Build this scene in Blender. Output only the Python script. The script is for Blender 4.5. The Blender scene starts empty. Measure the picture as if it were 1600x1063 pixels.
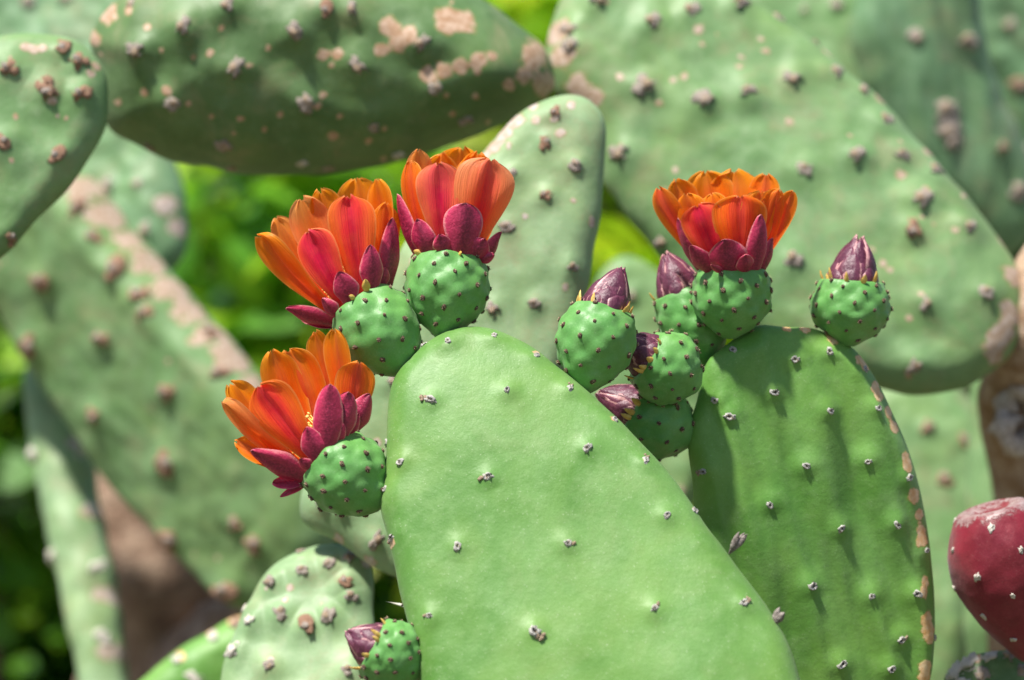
import bpy, math, random
import numpy as np
from mathutils import Vector, Matrix, noise as mnoise

# ------------------------------------------------------------------ camera, sky, sun, exposure
scene = bpy.context.scene
col = scene.collection
CAM_H = 1.30
FOCUS = 1.885
cam_d = bpy.data.cameras.new('camera')
cam = bpy.data.objects.new('camera', cam_d); col.objects.link(cam)
cam.location = (0, 0, CAM_H); cam.rotation_euler = (math.radians(90), 0, 0)
cam_d.lens = 100; cam_d.sensor_width = 36; cam_d.clip_end = 500; cam_d.clip_start = 0.05
cam_d.dof.use_dof = True; cam_d.dof.focus_distance = FOCUS; cam_d.dof.aperture_fstop = 3.4
scene.camera = cam
SUN = Vector((-0.32, -0.28, 0.90)).normalized()          # direction towards the sun
world = bpy.data.worlds.new('World'); scene.world = world; world.use_nodes = True
wn = world.node_tree.nodes; wl = world.node_tree.links
sky = wn.new('ShaderNodeTexSky'); sky.sky_type = 'NISHITA'; sky.sun_disc = False
sky.sun_elevation = math.asin(SUN.z); sky.sun_rotation = math.atan2(SUN.x, SUN.y)
wn['Background'].inputs['Strength'].default_value = 0.078
wl.new(sky.outputs['Color'], wn['Background'].inputs['Color'])
sun_d = bpy.data.lights.new('sun', 'SUN'); sun_d.energy = 5.0; sun_d.angle = math.radians(3.2)
sun_d.color = (1.0, 0.955, 0.88)
sun = bpy.data.objects.new('sun', sun_d); col.objects.link(sun)
sun.location = SUN * 8; sun.rotation_euler = SUN.to_track_quat('Z', 'Y').to_euler()
vs = scene.view_settings
vs.view_transform = 'Standard'; vs.look = 'None'; vs.gamma = 1; vs.use_curve_mapping = False
vs.exposure = 0.63
scene.cycles.max_bounces = 6

rng = random.Random(11)

# ------------------------------------------------------------------ pixel to place
def ray(px, py):
    return Vector(((px - 800) / 1600 * 0.36, 1.0, (531.5 - py) / 1600 * 0.36))
def at(px, py, d):
    return Vector((0, 0, CAM_H)) + ray(px, py) * d
def mm(px, d=1.9):                 # pixels of the photograph to metres at a distance
    return px * 0.36 / 1600 * d

# ------------------------------------------------------------------ node helpers
def new_mat(name):
    m = bpy.data.materials.new(name); m.use_nodes = True
    nt = m.node_tree
    return m, nt, nt.nodes['Principled BSDF'], nt.nodes['Material Output']
def nd(nt, t, **kw):
    n = nt.nodes.new(t)
    for k, v in kw.items(): setattr(n, k, v)
    return n
def setin(nt, sock, v):
    if hasattr(v, 'node'): nt.links.new(v, sock)
    elif isinstance(v, (tuple, list)) and len(v) == 3 and sock.type == 'RGBA': sock.default_value = (*v, 1)
    else: sock.default_value = v
def mix(nt, f, a, b, mode='MIX'):
    n = nd(nt, 'ShaderNodeMix', data_type='RGBA', blend_type=mode)
    setin(nt, n.inputs[0], f); setin(nt, n.inputs[6], a); setin(nt, n.inputs[7], b)
    return n.outputs[2]
def noise(nt, scale, detail=4, rough=0.55, vec=None, dist=0.0):
    n = nd(nt, 'ShaderNodeTexNoise')
    n.inputs['Scale'].default_value = scale; n.inputs['Detail'].default_value = detail
    n.inputs['Roughness'].default_value = rough; n.inputs['Distortion'].default_value = dist
    if vec is not None: nt.links.new(vec, n.inputs['Vector'])
    return n.outputs['Fac']
def ramp(nt, f, stops):
    n = nd(nt, 'ShaderNodeValToRGB'); e = n.color_ramp.elements
    while len(e) > 1: e.remove(e[-1])
    for i, (p, c) in enumerate(stops):
        el = e[0] if i == 0 else e.new(p)
        el.position = p; el.color = (c, c, c, 1) if not isinstance(c, tuple) else (*c, 1)
    setin(nt, n.inputs[0], f)
    return n.outputs[0]
def mth(nt, op, a, b=0.0, clamp=False):
    n = nd(nt, 'ShaderNodeMath', operation=op, use_clamp=clamp)
    setin(nt, n.inputs[0], a); setin(nt, n.inputs[1], b)
    return n.outputs[0]
def bump(nt, bsdf, h, strength, dist):
    b = nd(nt, 'ShaderNodeBump'); b.inputs['Strength'].default_value = strength; b.inputs['Distance'].default_value = dist
    nt.links.new(h, b.inputs['Height']); nt.links.new(b.outputs[0], bsdf.inputs['Normal'])
    return b.outputs[0]

def skin_material(name, c_dark, c_light, c_pale, scar_a=(0.50, 0.30, 0.15), scar_b=(0.62, 0.46, 0.30), rough=0.48, speck=0.25, sheen=0.06, weather=0.0, halo_c=(0.30, 0.26, 0.06)):
    m, nt, b, o = new_mat(name)
    tc = nd(nt, 'ShaderNodeTexCoord').outputs['Object']
    n1 = noise(nt, 15, 4, 0.62, tc); n2 = noise(nt, 95, 5, 0.65, tc); n3 = noise(nt, 900, 3, 0.6, tc)
    c = mix(nt, ramp(nt, n1, [(0.38, 0.0), (0.62, 1.0)]), c_dark, c_light)
    c = mix(nt, mth(nt, 'MULTIPLY', ramp(nt, noise(nt, 42, 5, 0.7, tc), [(0.5, 0.0), (0.72, 1.0)]), 0.38), c, c_pale)
    c = mix(nt, mth(nt, 'MULTIPLY', ramp(nt, n2, [(0.5, 0.0), (0.8, 1.0)]), 0.55), c, c_pale)
    c = mix(nt, mth(nt, 'MULTIPLY', ramp(nt, n3, [(0.35, 1.0), (0.6, 0.0)]), 0.22), c, tuple(x * 0.6 for x in c_dark))
    c = mix(nt, mth(nt, 'MULTIPLY', ramp(nt, noise(nt, 9, 3, 0.6, tc, 0.6), [(0.46, 0.0), (0.68, 1.0)]), 0.40), c, (c_light[0] * 1.12, c_light[1] * 0.98, c_light[2] * 0.55))
    if weather:
        wf = ramp(nt, noise(nt, 24, 6, 0.72, tc, 0.4), [(0.52, 0.0), (0.70, 1.0)])
        c = mix(nt, mth(nt, 'MULTIPLY', wf, weather), c, (0.30, 0.26, 0.14))
        wd = ramp(nt, noise(nt, 11, 4, 0.65, tc, 0.8), [(0.50, 0.0), (0.66, 1.0)])
        c = mix(nt, mth(nt, 'MULTIPLY', wd, weather * 0.9), c, tuple(x * 0.62 for x in c_dark))
    # waxy speckles
    v = nd(nt, 'ShaderNodeTexVoronoi'); v.inputs['Scale'].default_value = 430; nt.links.new(tc, v.inputs['Vector'])
    sp = mth(nt, 'MULTIPLY', ramp(nt, v.outputs['Distance'], [(0.0, 1.0), (0.22, 0.0)]), ramp(nt, n2, [(0.42, 0.0), (0.62, 1.0)]))
    c = mix(nt, mth(nt, 'MULTIPLY', sp, speck), c, (0.75, 0.80, 0.62))
    at_ = nd(nt, 'ShaderNodeAttribute', attribute_name='scar').outputs['Fac']
    ns = mth(nt, 'ADD', mth(nt, 'MULTIPLY', noise(nt, 150, 5, 0.7, tc), 0.5), mth(nt, 'MULTIPLY', noise(nt, 55, 4, 0.7, tc), 0.5))
    f = mth(nt, 'ADD', at_, mth(nt, 'MULTIPLY', mth(nt, 'SUBTRACT', ns, 0.5), 1.9))
    fm = ramp(nt, f, [(0.46, 0.0), (0.53, 1.0)])
    halo = ramp(nt, f, [(0.36, 0.0), (0.46, 1.0)])
    c = mix(nt, mth(nt, 'MULTIPLY', halo, 0.55), c, halo_c)
    sc = mix(nt, ramp(nt, noise(nt, 210, 4, 0.6, tc), [(0.35, 0.0), (0.65, 1.0)]), scar_a, scar_b)
    c = mix(nt, fm, c, sc)
    nt.links.new(c, b.inputs['Base Color'])
    nt.links.new(mth(nt, 'ADD', mth(nt, 'MULTIPLY', n2, 0.25), rough - 0.1), b.inputs['Roughness'])
    b.inputs['Specular IOR Level'].default_value = 0.4
    b.inputs['Sheen Weight'].default_value = sheen; b.inputs['Sheen Roughness'].default_value = 0.5
    h = mth(nt, 'ADD', mth(nt, 'MULTIPLY', n2, 0.7), mth(nt, 'ADD', mth(nt, 'MULTIPLY', n3, 0.12), mth(nt, 'MULTIPLY', fm, mth(nt, 'ADD', mth(nt, 'MULTIPLY', ns, 0.6), 0.25))))
    bump(nt, b, h, 0.45, 0.0016)
    return m

M = {}
M['pad_bright'] = skin_material('pad_bright', (0.090, 0.232, 0.037), (0.146, 0.308, 0.074), (0.23, 0.385, 0.145), speck=0.45, weather=0.10)
M['pad_deep'] = skin_material('pad_deep', (0.105, 0.275, 0.042), (0.165, 0.36, 0.074), (0.23, 0.41, 0.13), scar_a=(0.62, 0.34, 0.12), scar_b=(0.74, 0.55, 0.32))
M['pad_old'] = skin_material('pad_old', (0.082, 0.165, 0.050), (0.130, 0.235, 0.080), (0.20, 0.31, 0.145), weather=0.5, scar_a=(0.36, 0.20, 0.10), scar_b=(0.58, 0.42, 0.31))
M['pad_pale'] = skin_material('pad_pale', (0.20, 0.33, 0.15), (0.27, 0.41, 0.205), (0.36, 0.47, 0.29), weather=0.5, scar_a=(0.42, 0.29, 0.19), scar_b=(0.52, 0.47, 0.43))
M['pad_grey'] = skin_material('pad_grey', (0.14, 0.275, 0.095), (0.20, 0.345, 0.145), (0.29, 0.41, 0.22), weather=0.5, scar_a=(0.38, 0.24, 0.14), scar_b=(0.58, 0.47, 0.39))
M['pad_blue'] = skin_material('pad_blue', (0.125, 0.25, 0.115), (0.18, 0.33, 0.165), (0.28, 0.40, 0.25), weather=0.5, scar_a=(0.40, 0.26, 0.2), scar_b=(0.6, 0.56, 0.52))
M['fruit_skin'] = skin_material('fruit_skin', (0.095, 0.290, 0.062), (0.140, 0.365, 0.090), (0.21, 0.43, 0.155), speck=0.18, rough=0.42, sheen=0.08)

def plain(name, c1, c2, scale, rough=0.8, bstr=0.5, bdist=0.001, scale_b=None):
    m, nt, b, o = new_mat(name)
    tc = nd(nt, 'ShaderNodeTexCoord').outputs['Object']
    n = noise(nt, scale, 5, 0.65, tc)
    nt.links.new(mix(nt, ramp(nt, n, [(0.34, 0.0), (0.66, 1.0)]), c1, c2), b.inputs['Base Color'])
    b.inputs['Roughness'].default_value = rough
    bump(nt, b, noise(nt, scale_b or scale * 2.2, 5, 0.65, tc), bstr, bdist)
    return m
M['felt'] = plain('felt', (0.28, 0.26, 0.23), (0.68, 0.66, 0.62), 700, 0.95)
M['pit'] = plain('pit', (0.02, 0.017, 0.015), (0.09, 0.07, 0.055), 900, 0.9)
M['bristle'] = plain('bristle', (0.42, 0.27, 0.13), (0.72, 0.60, 0.42), 600, 0.7)
M['crust'] = plain('crust', (0.34, 0.22, 0.13), (0.66, 0.52, 0.38), 520, 0.95, 0.9)
M['brown_felt'] = plain('brown_felt', (0.07, 0.040, 0.025), (0.21, 0.125, 0.085), 900, 0.95, 0.8)
M['cork_grey'] = plain('cork_grey', (0.34, 0.26, 0.20), (0.70, 0.62, 0.56), 260, 0.95, 1.0)
M['cork_rust'] = plain('cork_rust', (0.36, 0.16, 0.075), (0.56, 0.38, 0.28), 230, 0.9, 1.0)
M['bark'] = plain('bark', (0.17, 0.095, 0.058), (0.40, 0.28, 0.20), 30, 0.95, 1.0, 0.008)
M['cork_bark'] = plain('cork_bark', (0.30, 0.17, 0.085), (0.60, 0.45, 0.33), 55, 0.95, 1.0, 0.006)
M['spine'] = plain('spine', (0.72, 0.66, 0.52), (0.85, 0.82, 0.72), 200, 0.5)
M['dry_scrap'] = plain('dry_scrap', (0.09, 0.07, 0.06), (0.36, 0.31, 0.28), 330, 0.9, 1.0)

# ------------------------------------------------------------------ mesh helpers
def link(name, me, parent=None):
    o = bpy.data.objects.new(name, me); col.objects.link(o)
    if parent is not None: o.parent = parent
    return o
def tag(o, label=None, cat=None, group=None, kind=None):
    if label: o['label'] = label
    if cat: o['category'] = cat
    if group: o['group'] = group
    if kind: o['kind'] = kind
    return o
class MB:
    def __init__(s): s.v = []; s.f = []; s.m = []
    def add(s, verts, faces, mi=0):
        k = len(s.v); s.v += [tuple(v) for v in verts]
        s.f += [tuple(i + k for i in f) for f in faces]; s.m += [mi] * len(faces)
    def tube(s, pts, radii, seg=8, mi=0, lump=0.0, seed=0, caps=True):
        V = []; F = []; pts = [Vector(p) for p in pts]; n = len(pts)
        up = Vector((0.13, 0.91, 0.39))
        for i, p in enumerate(pts):
            t = (pts[min(i + 1, n - 1)] - pts[max(i - 1, 0)]).normalized()
            x = t.cross(up).normalized(); y = x.cross(t)
            for k in range(seg):
                a = 2 * math.pi * k / seg; d = x * math.cos(a) + y * math.sin(a)
                r = radii[i]
                if lump: r *= 1 + lump * mnoise.noise((p + d * r) * (1.3 / max(radii)) + Vector((seed, 0, 0)))
                V.append(p + d * r)
        for i in range(n - 1):
            for k in range(seg):
                F.append((i * seg + k, i * seg + (k + 1) % seg, (i + 1) * seg + (k + 1) % seg, (i + 1) * seg + k))
        if caps:
            F.append(tuple(range(seg))[::-1]); F.append(tuple((n - 1) * seg + k for k in range(seg)))
        s.add(V, F, mi)
    def cone(s, p, d, length, r, seg=5, mi=0):
        d = Vector(d).normalized(); x = d.orthogonal().normalized(); y = d.cross(x); p = Vector(p)
        V = [p + (x * math.cos(2 * math.pi * k / seg) + y * math.sin(2 * math.pi * k / seg)) * r for k in range(seg)] + [p + d * length]
        s.add(V, [(k, (k + 1) % seg, seg) for k in range(seg)], mi)
    def dome(s, c, rx, ry, rz, seg=10, rings=4, mi=0, lump=0.2, seed=0, full=False):
        V = []; F = []; lo = -math.pi / 2 if full else -0.35
        for i in range(rings):
            e = lo + (math.pi / 2 - lo) * i / rings
            for k in range(seg):
                a = 2 * math.pi * k / seg
                d = Vector((math.cos(a) * math.cos(e), math.sin(a) * math.cos(e), math.sin(e)))
                q = 1 + lump * mnoise.noise(d * 2.1 + Vector((seed, seed * 0.7, 0)))
                V.append((c[0] + d.x * rx * q, c[1] + d.y * ry * q, c[2] + d.z * rz * q))
        V.append((c[0], c[1], c[2] + rz)); top = len(V) - 1
        for i in range(rings - 1):
            for k in range(seg):
                F.append((i * seg + k, i * seg + (k + 1) % seg, (i + 1) * seg + (k + 1) % seg, (i + 1) * seg + k))
        F += [((rings - 1) * seg + k, (rings - 1) * seg + (k + 1) % seg, top) for k in range(seg)]
        s.add(V, F, mi)
    def mesh(s, name, mats, smooth=True):
        me = bpy.data.meshes.new(name); me.from_pydata(s.v, [], s.f)
        for m in mats: me.materials.append(m)
        me.polygons.foreach_set('material_index', s.m)
        me.polygons.foreach_set('use_smooth', [smooth] * len(me.polygons)); me.update()
        return me

# ------------------------------------------------------------------ small shared meshes: areoles
def felt_areole(seed, crust):
    r = random.Random(seed); b = MB()
    seg = 14; V = []; F = []; prof = [(1.25, -0.25), (1.05, 0.32), (0.75, 0.5), (0.5, 0.28), (0.34, 0.0)]
    for q, (rr, z) in enumerate(prof):
        for k in range(seg):
            a = 2 * math.pi * k / seg; w = 1 + 0.36 * r.uniform(-1, 1) * (q < 3)
            V.append((math.cos(a) * rr * w * 0.85, math.sin(a) * rr * w * 1.1, z * (1 + 0.8 * r.uniform(-1, 1))))
    for q in range(len(prof) - 1):
        for k in range(seg): F.append((q * seg + k, q * seg + (k + 1) % seg, (q + 1) * seg + (k + 1) % seg, (q + 1) * seg + k))
    b.add(V, F, 0); b.dome((r.uniform(-.2, .2), r.uniform(-.25, .25), -0.05), 0.5, 0.6, 0.42, 9, 3, 1, 0.5, seed)
    for k in range(4): b.dome((r.uniform(-.8, .8), r.uniform(-1, 1), 0.2), r.uniform(.18, .35), r.uniform(.18, .35), r.uniform(.2, .5), 6, 2, r.choice([0, 0, 1, 2]), 0.6, seed + k)
    for k in range(7):
        a = r.uniform(0, 6.28)
        b.cone((math.cos(a) * 0.3, math.sin(a) * 0.35, 0.1), (math.cos(a) * 0.6, math.sin(a) * 0.6, 1), r.uniform(0.5, 1.1), 0.09, 4, 3 if k < 5 else 0)
    if crust:
        for k in range(5):
            b.dome((r.uniform(-0.5, 0.9), -1.1 - 0.42 * k * 0.6 + r.uniform(-0.2, 0.2), -0.05), r.uniform(0.35, 0.6), r.uniform(0.3, 0.55), 0.35, 8, 3, 2, 0.6, seed + k)
    return b.mesh('areole', [M['felt'], M['pit'], M['crust'], M['bristle']])
FELT = [felt_areole(i, False) for i in range(4)]
FELT_CRUST = [felt_areole(20 + i, True) for i in range(3)]
def fruit_areole(seed):
    r = random.Random(seed); b = MB()
    b.dome((0, 0, 0), 1.0, 1.1, 0.62, 9, 4, 0, 0.55, seed)
    for k in range(9):
        a = r.uniform(0, 6.28); q = r.uniform(0.1, 0.7)
        b.cone((math.cos(a) * q, math.sin(a) * q, 0.3), (math.cos(a) * 0.7, math.sin(a) * 0.7 + 0.3, 1.0), r.uniform(0.5, 1.25), 0.13, 4, 1)
    b.dome((0.1, -0.1, 0.45), 0.34, 0.3, 0.3, 7, 2, 2, 0.3, seed)
    return b.mesh('areole', [M['brown_felt'], M['bristle'], M['pit']])
FRA = [fruit_areole(50 + i) for i in range(5)]
def cork_areole(seed, mat, mat2):
    b = MB()
    b.dome((0, 0, -0.2), 1.2, 1.45, 0.58, 14, 6, 0, 0.9, seed)
    b.dome((0.35, 0.45, 0.15), 0.65, 0.65, 0.42, 10, 4, 1, 0.9, seed + 3)
    b.dome((-0.5, -0.6, -0.05), 0.6, 0.7, 0.36, 10, 4, 0, 0.7, seed + 5)
    return b.mesh('areole', [mat, mat2])
CORK = [cork_areole(70 + i, M['cork_grey'], M['crust']) for i in range(4)]
RUST = [cork_areole(90 + i, M['cork_rust'], M['cork_grey']) for i in range(4)]
M['pale_felt'] = plain('pale_felt', (0.52, 0.47, 0.40), (0.74, 0.70, 0.62), 400, 0.95)
WHITE = [cork_areole(110 + i, M['pale_felt'], M['pale_felt']) for i in range(3)]

# ------------------------------------------------------------------ cactus pads
def smooth_closed(P, n):
    P = np.array(P, float); m = len(P); out = []
    for i in range(m):
        p0, p1, p2, p3 = P[i - 1], P[i], P[(i + 1) % m], P[(i + 2) % m]
        for k in range(16):
            t = k / 16
            out.append(0.5 * ((2 * p1) + (p2 - p0) * t + (2 * p0 - 5 * p1 + 4 * p2 - p3) * t * t + (3 * p1 - p0 - 3 * p2 + p3) * t ** 3))
    out = np.array(out); d = np.linalg.norm(np.roll(out, -1, 0) - out, axis=1)
    s = np.concatenate([[0], np.cumsum(d)]); q = np.linspace(0, s[-1], n, endpoint=False)
    ext = np.vstack([out, out[:1]])
    return np.stack([np.interp(q, s, ext[:, 0]), np.interp(q, s, ext[:, 1])], 1)

class Plane:
    def __init__(s, anchor, depth, pitch, yaw):
        p, y = math.radians(pitch), math.radians(yaw)
        s.n = Vector((math.sin(y) * math.cos(p), -math.cos(y) * math.cos(p), math.sin(p)))   # faces the camera; pitch > 0 leans back
        s.p = at(*anchor, depth)
        s.u = Vector((0, 0, 1)).cross(s.n).normalized(); s.v = s.n.cross(s.u)
        if s.u.x < 0: s.u = -s.u; s.v = s.n.cross(s.u)
        s.R = Matrix((s.u, s.v, s.n)).transposed()
    def hit(s, px, py):
        c = Vector((0, 0, CAM_H)); r = ray(px, py)
        return c + r * ((s.p - c).dot(s.n) / r.dot(s.n))
    def uv(s, px, py):
        q = s.hit(px, py) - s.p
        return (q.dot(s.u), q.dot(s.v))

def pad(label, outline, anchor, depth, pitch, yaw, thick, edge, dome, mat, areoles=(), akind='felt', asize=0.0028,
        scars=(), bamp=0.0022, bsig=0.006, und=0.0012, uscale=24, stretch=(1, 1, 0), tail=0.0, rings=56, nout=220, seed=0, group=None, name='cactus_pad', wave=0.0, flecks=0, octave=0.45):
    pl = Plane(anchor, depth, pitch, yaw)
    O = smooth_closed([pl.uv(*p) for p in outline], nout)
    if wave:
        nrm = np.roll(O, -1, 0) - np.roll(O, 1, 0); nrm = np.stack([nrm[:, 1], -nrm[:, 0]], 1); nrm /= np.linalg.norm(nrm, axis=1)[:, None]
        w = np.array([mnoise.noise(Vector((p[0] * 38 + seed, p[1] * 38, seed * 1.7))) for p in O])
        O = O + nrm * (w * wave)[:, None]
    c = O.mean(0); D = O - c
    ev, evec = np.linalg.eigh(D.T @ D); ax = evec[:, 1]; t = D @ ax; w = D @ evec[:, 0]
    hl, hw = (t.max() - t.min()) / 2, (w.max() - w.min()) / 2
    mid = c + ax * (t.max() + t.min()) / 2
    L = max(0.0, hl - hw) * 0.9
    foot = mid + np.clip((O - mid) @ ax, -L, L)[:, None] * ax
    ss = np.sin(np.linspace(0.0, 1.0, rings + 1) * math.pi / 2)
    P = np.concatenate([foot + (O - foot) * s for s in ss]); S = np.repeat(ss, nout)
    A = O; B = np.roll(O, -1, 0); dist = np.full(len(P), 1e9)
    for a, b in zip(A, B):
        ab = b - a; q = np.clip(((P - a) @ ab) / (ab @ ab), 0, 1); dist = np.minimum(dist, np.linalg.norm(P - (a + q[:, None] * ab), axis=1))
    dist[S > 0.9999] = 0
    e = np.clip(dist / edge, 0, 1); rim = np.sqrt(np.clip(1 - (1 - e) ** 2, 0, 1))
    dm = np.sqrt(np.clip(1 - S ** 2.2, 0, 1))
    h = thick * (rim * (1 - dome) + dome * dm * np.sqrt(rim))
    du = np.zeros(len(P))
    cs, sn = math.cos(math.radians(stretch[2])), math.sin(math.radians(stretch[2]))
    for i, p in enumerate(P):
        x, y = p[0] * cs - p[1] * sn, p[0] * sn + p[1] * cs
        du[i] = mnoise.noise(Vector((x * uscale * stretch[0] + seed, y * uscale * stretch[1], seed * 1.3))) + octave * mnoise.noise(Vector((x * uscale * 2.6 * stretch[0], y * uscale * 2.6 * stretch[1] + seed, 3.1)))
    auv = [pl.uv(*a[:2]) for a in areoles]
    bm_ = np.zeros(len(P))
    for a in auv:
        dx, dy = P[:, 0] - a[0], P[:, 1] - a[1]
        g = np.exp(-(dx ** 2 + dy ** 2) / (2 * bsig ** 2))
        if tail:
            x, y = dx * cs - dy * sn, dx * sn + dy * cs
            g = np.maximum(g, 0.62 * np.exp(-(x ** 2) / (2 * bsig ** 2)) * np.where(y < 0, np.exp(y / tail), np.exp(-(y ** 2) / (2 * bsig ** 2))))
        bm_ = np.maximum(bm_, g)
    keep = np.clip(e * 1.3, 0, 1)
    hf = h + (du * und + bm_ * bamp) * keep; hb = h + du[::-1] * und * keep
    sc = np.zeros(len(P))
    for (x, y, r_) in scars:
        q = pl.uv(x, y); r_ = mm(r_, depth)
        sc = np.maximum(sc, np.exp(-((P[:, 0] - q[0]) ** 2 + (P[:, 1] - q[1]) ** 2) / (1.4 * r_ * r_)))
    fr = random.Random(seed + 77)
    for _ in range(flecks):                                # small corky flecks scattered on the old skin
        q = P[fr.randrange(len(P) - nout * 12)]; r_ = fr.uniform(0.0016, 0.0036)
        sc = np.maximum(sc, fr.uniform(0.75, 1.0) * np.exp(-((P[:, 0] - q[0]) ** 2 + (P[:, 1] - q[1]) ** 2) / (1.4 * r_ * r_)))
    nf = len(P); inner = nf - nout
    V = np.concatenate([np.column_stack([P, hf]), np.column_stack([P[:inner], -hb[:inner]])])
    F = []
    for r_ in range(rings):
        for k in range(nout):
            k2 = (k + 1) % nout
            a, b, c2, d = r_ * nout + k, r_ * nout + k2, (r_ + 1) * nout + k2, (r_ + 1) * nout + k
            F.append((a, b, c2, d))
            o = nf
            if r_ == rings - 1: F.append((o + a, d, c2, o + b))
            else: F.append((o + a, o + d, o + c2, o + b))
    me = bpy.data.meshes.new(name); me.from_pydata(V.tolist(), [], F)
    me.materials.append(M[mat]); me.polygons.foreach_set('use_smooth', [True] * len(me.polygons))
    at_ = me.attributes.new('scar', 'FLOAT', 'POINT'); at_.data.foreach_set('value', np.concatenate([sc, sc[:inner]]).astype(np.float32))
    # collapse the centre line, then fix the facing
    import bmesh
    bm = bmesh.new(); bm.from_mesh(me); bmesh.ops.remove_doubles(bm, verts=bm.verts, dist=1e-6); bmesh.ops.recalc_face_normals(bm, faces=bm.faces)
    bm.to_mesh(me); bm.free(); me.update()
    o = link(name, me); o.matrix_world = Matrix.Translation(pl.p) @ pl.R.to_4x4()
    tag(o, label, 'cactus pad', group)
    co = np.empty(len(me.vertices) * 3); me.vertices.foreach_get('co', co); co = co.reshape(-1, 3)
    no = np.empty(len(me.vertices) * 3); me.vertex_normals.foreach_get('vector', no); no = no.reshape(-1, 3)
    front = np.where(co[:, 2] > -1e-5)[0]
    rr = random.Random(seed + 5)
    for a, q in zip(areoles, auv):
        i = front[np.argmin((co[front, 0] - q[0]) ** 2 + (co[front, 1] - q[1]) ** 2)]
        kind = a[2] if len(a) > 2 and isinstance(a[2], str) else akind
        k = a[3] if len(a) > 3 else 1.0
        pool = {'felt': FELT, 'crust': FELT_CRUST, 'cork': CORK, 'rust': RUST, 'white': WHITE}[kind]
        ar = link('areole', rr.choice(pool), o)
        nv = Vector(no[i]); rot = nv.to_track_quat('Z', 'Y').to_matrix().to_4x4() @ Matrix.Rotation(rr.uniform(-0.5, 0.5), 4, 'Z')
        s = asize * k * rr.uniform(0.8, 1.2)
        ar.matrix_local = Matrix.Translation(Vector(co[i]) - nv * s * 0.12) @ rot @ Matrix.Diagonal((s * rr.uniform(0.85, 1.15), s * rr.uniform(0.9, 1.2), s * rr.uniform(0.8, 1.2), 1))
    o_pl[o.name] = pl
    return o, pl
o_pl = {}

# ================================================================== ground
def ground_material():
    m, nt, b, o = new_mat('soil')
    tc = nd(nt, 'ShaderNodeTexCoord').outputs['Object']
    n = noise(nt, 1.2, 8, 0.65, tc); n2 = noise(nt, 14, 6, 0.7, tc)
    c = mix(nt, ramp(nt, n, [(0.4, 0.0), (0.6, 1.0)]), (0.13, 0.085, 0.05), (0.06, 0.10, 0.025))
    c = mix(nt, mth(nt, 'MULTIPLY', n2, 0.5), c, (0.24, 0.18, 0.12))
    nt.links.new(c, b.inputs['Base Color']); b.inputs['Roughness'].default_value = 0.95
    bump(nt, b, n2, 0.8, 0.05)
    return m
g = MB(); R = 120
gx = [-R, -30, -12] + [i * 0.5 for i in range(-16, 17)] + [12, 30, R]
gy = [-R, -30, -12] + [i * 0.5 for i in range(-10, 25)] + [15, 30, R]
V = [(x, y, 0.03 * mnoise.noise(Vector((x * 0.8, y * 0.8, 0))) if abs(x) < 10 and -8 < y < 13 else 0) for y in gy for x in gx]
F = [(j * len(gx) + i, j * len(gx) + i + 1, (j + 1) * len(gx) + i + 1, (j + 1) * len(gx) + i) for j in range(len(gy) - 1) for i in range(len(gx) - 1)]
g.add(V, F)
go = link('ground', g.mesh('ground', [ground_material()])); tag(go, 'brown soil ground under the cactus patch', kind='structure')

# ================================================================== pads in focus
front_pad, PL_A = pad('bright green smooth cactus pad carrying three open orange flowers along its rim',
    [(640, 561), (668, 536), (700, 520), (735, 513), (772, 516), (806, 529), (840, 548), (868, 572), (900, 597), (935, 627), (968, 658), (1000, 690),
     (1030, 722), (1056, 752), (1078, 783), (1101, 818), (1126, 851), (1152, 886), (1182, 926), (1210, 966), (1232, 1006), (1250, 1063), (1262, 1130),
     (1245, 1230), (1190, 1330), (1090, 1420), (970, 1460), (850, 1420), (760, 1330), (700, 1220), (668, 1130), (655, 1063), (645, 1003), (629, 942),
     (615, 880), (604, 832), (595, 797), (597, 770), (602, 735), (604, 690), (606, 640), (612, 605), (622, 582)],
    (800, 790), 1.85, 22, -4, 0.024, 0.016, 0.62, 'pad_bright',
    [(703, 548), (775, 537), (838, 566), (678, 643, 'crust', 1.15), (797, 630), (893, 622, 'crust'), (962, 665), (630, 735), (768, 765, 'crust', 1.2), (920, 718, 'felt', 1.15),
     (1012, 735, 'crust'), (614, 848, 'crust', 1.2), (719, 868, 'felt', 1.1), (888, 866, 'crust', 1.1), (1042, 820), (677, 978, 'crust'), (840, 1000, 'crust', 1.25), (1024, 970, 'crust'),
     (1163, 955, 'crust'), (657, 533, 'crust'), (740, 1130), (930, 1120), (1100, 1100), (980, 1230), (830, 1240), (1090, 1250), (940, 1340), (603, 770), (605, 690), (1085, 800)],
    asize=0.0022, bamp=0.0027, bsig=0.0050, und=0.0030, uscale=13, scars=[(840, 560, 5), (960, 664, 5), (1010, 735, 5), (612, 855, 7)], seed=3, rings=70, nout=300, stretch=(1.3, 0.7, -25), wave=0.0008, tail=0.008)

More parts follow.
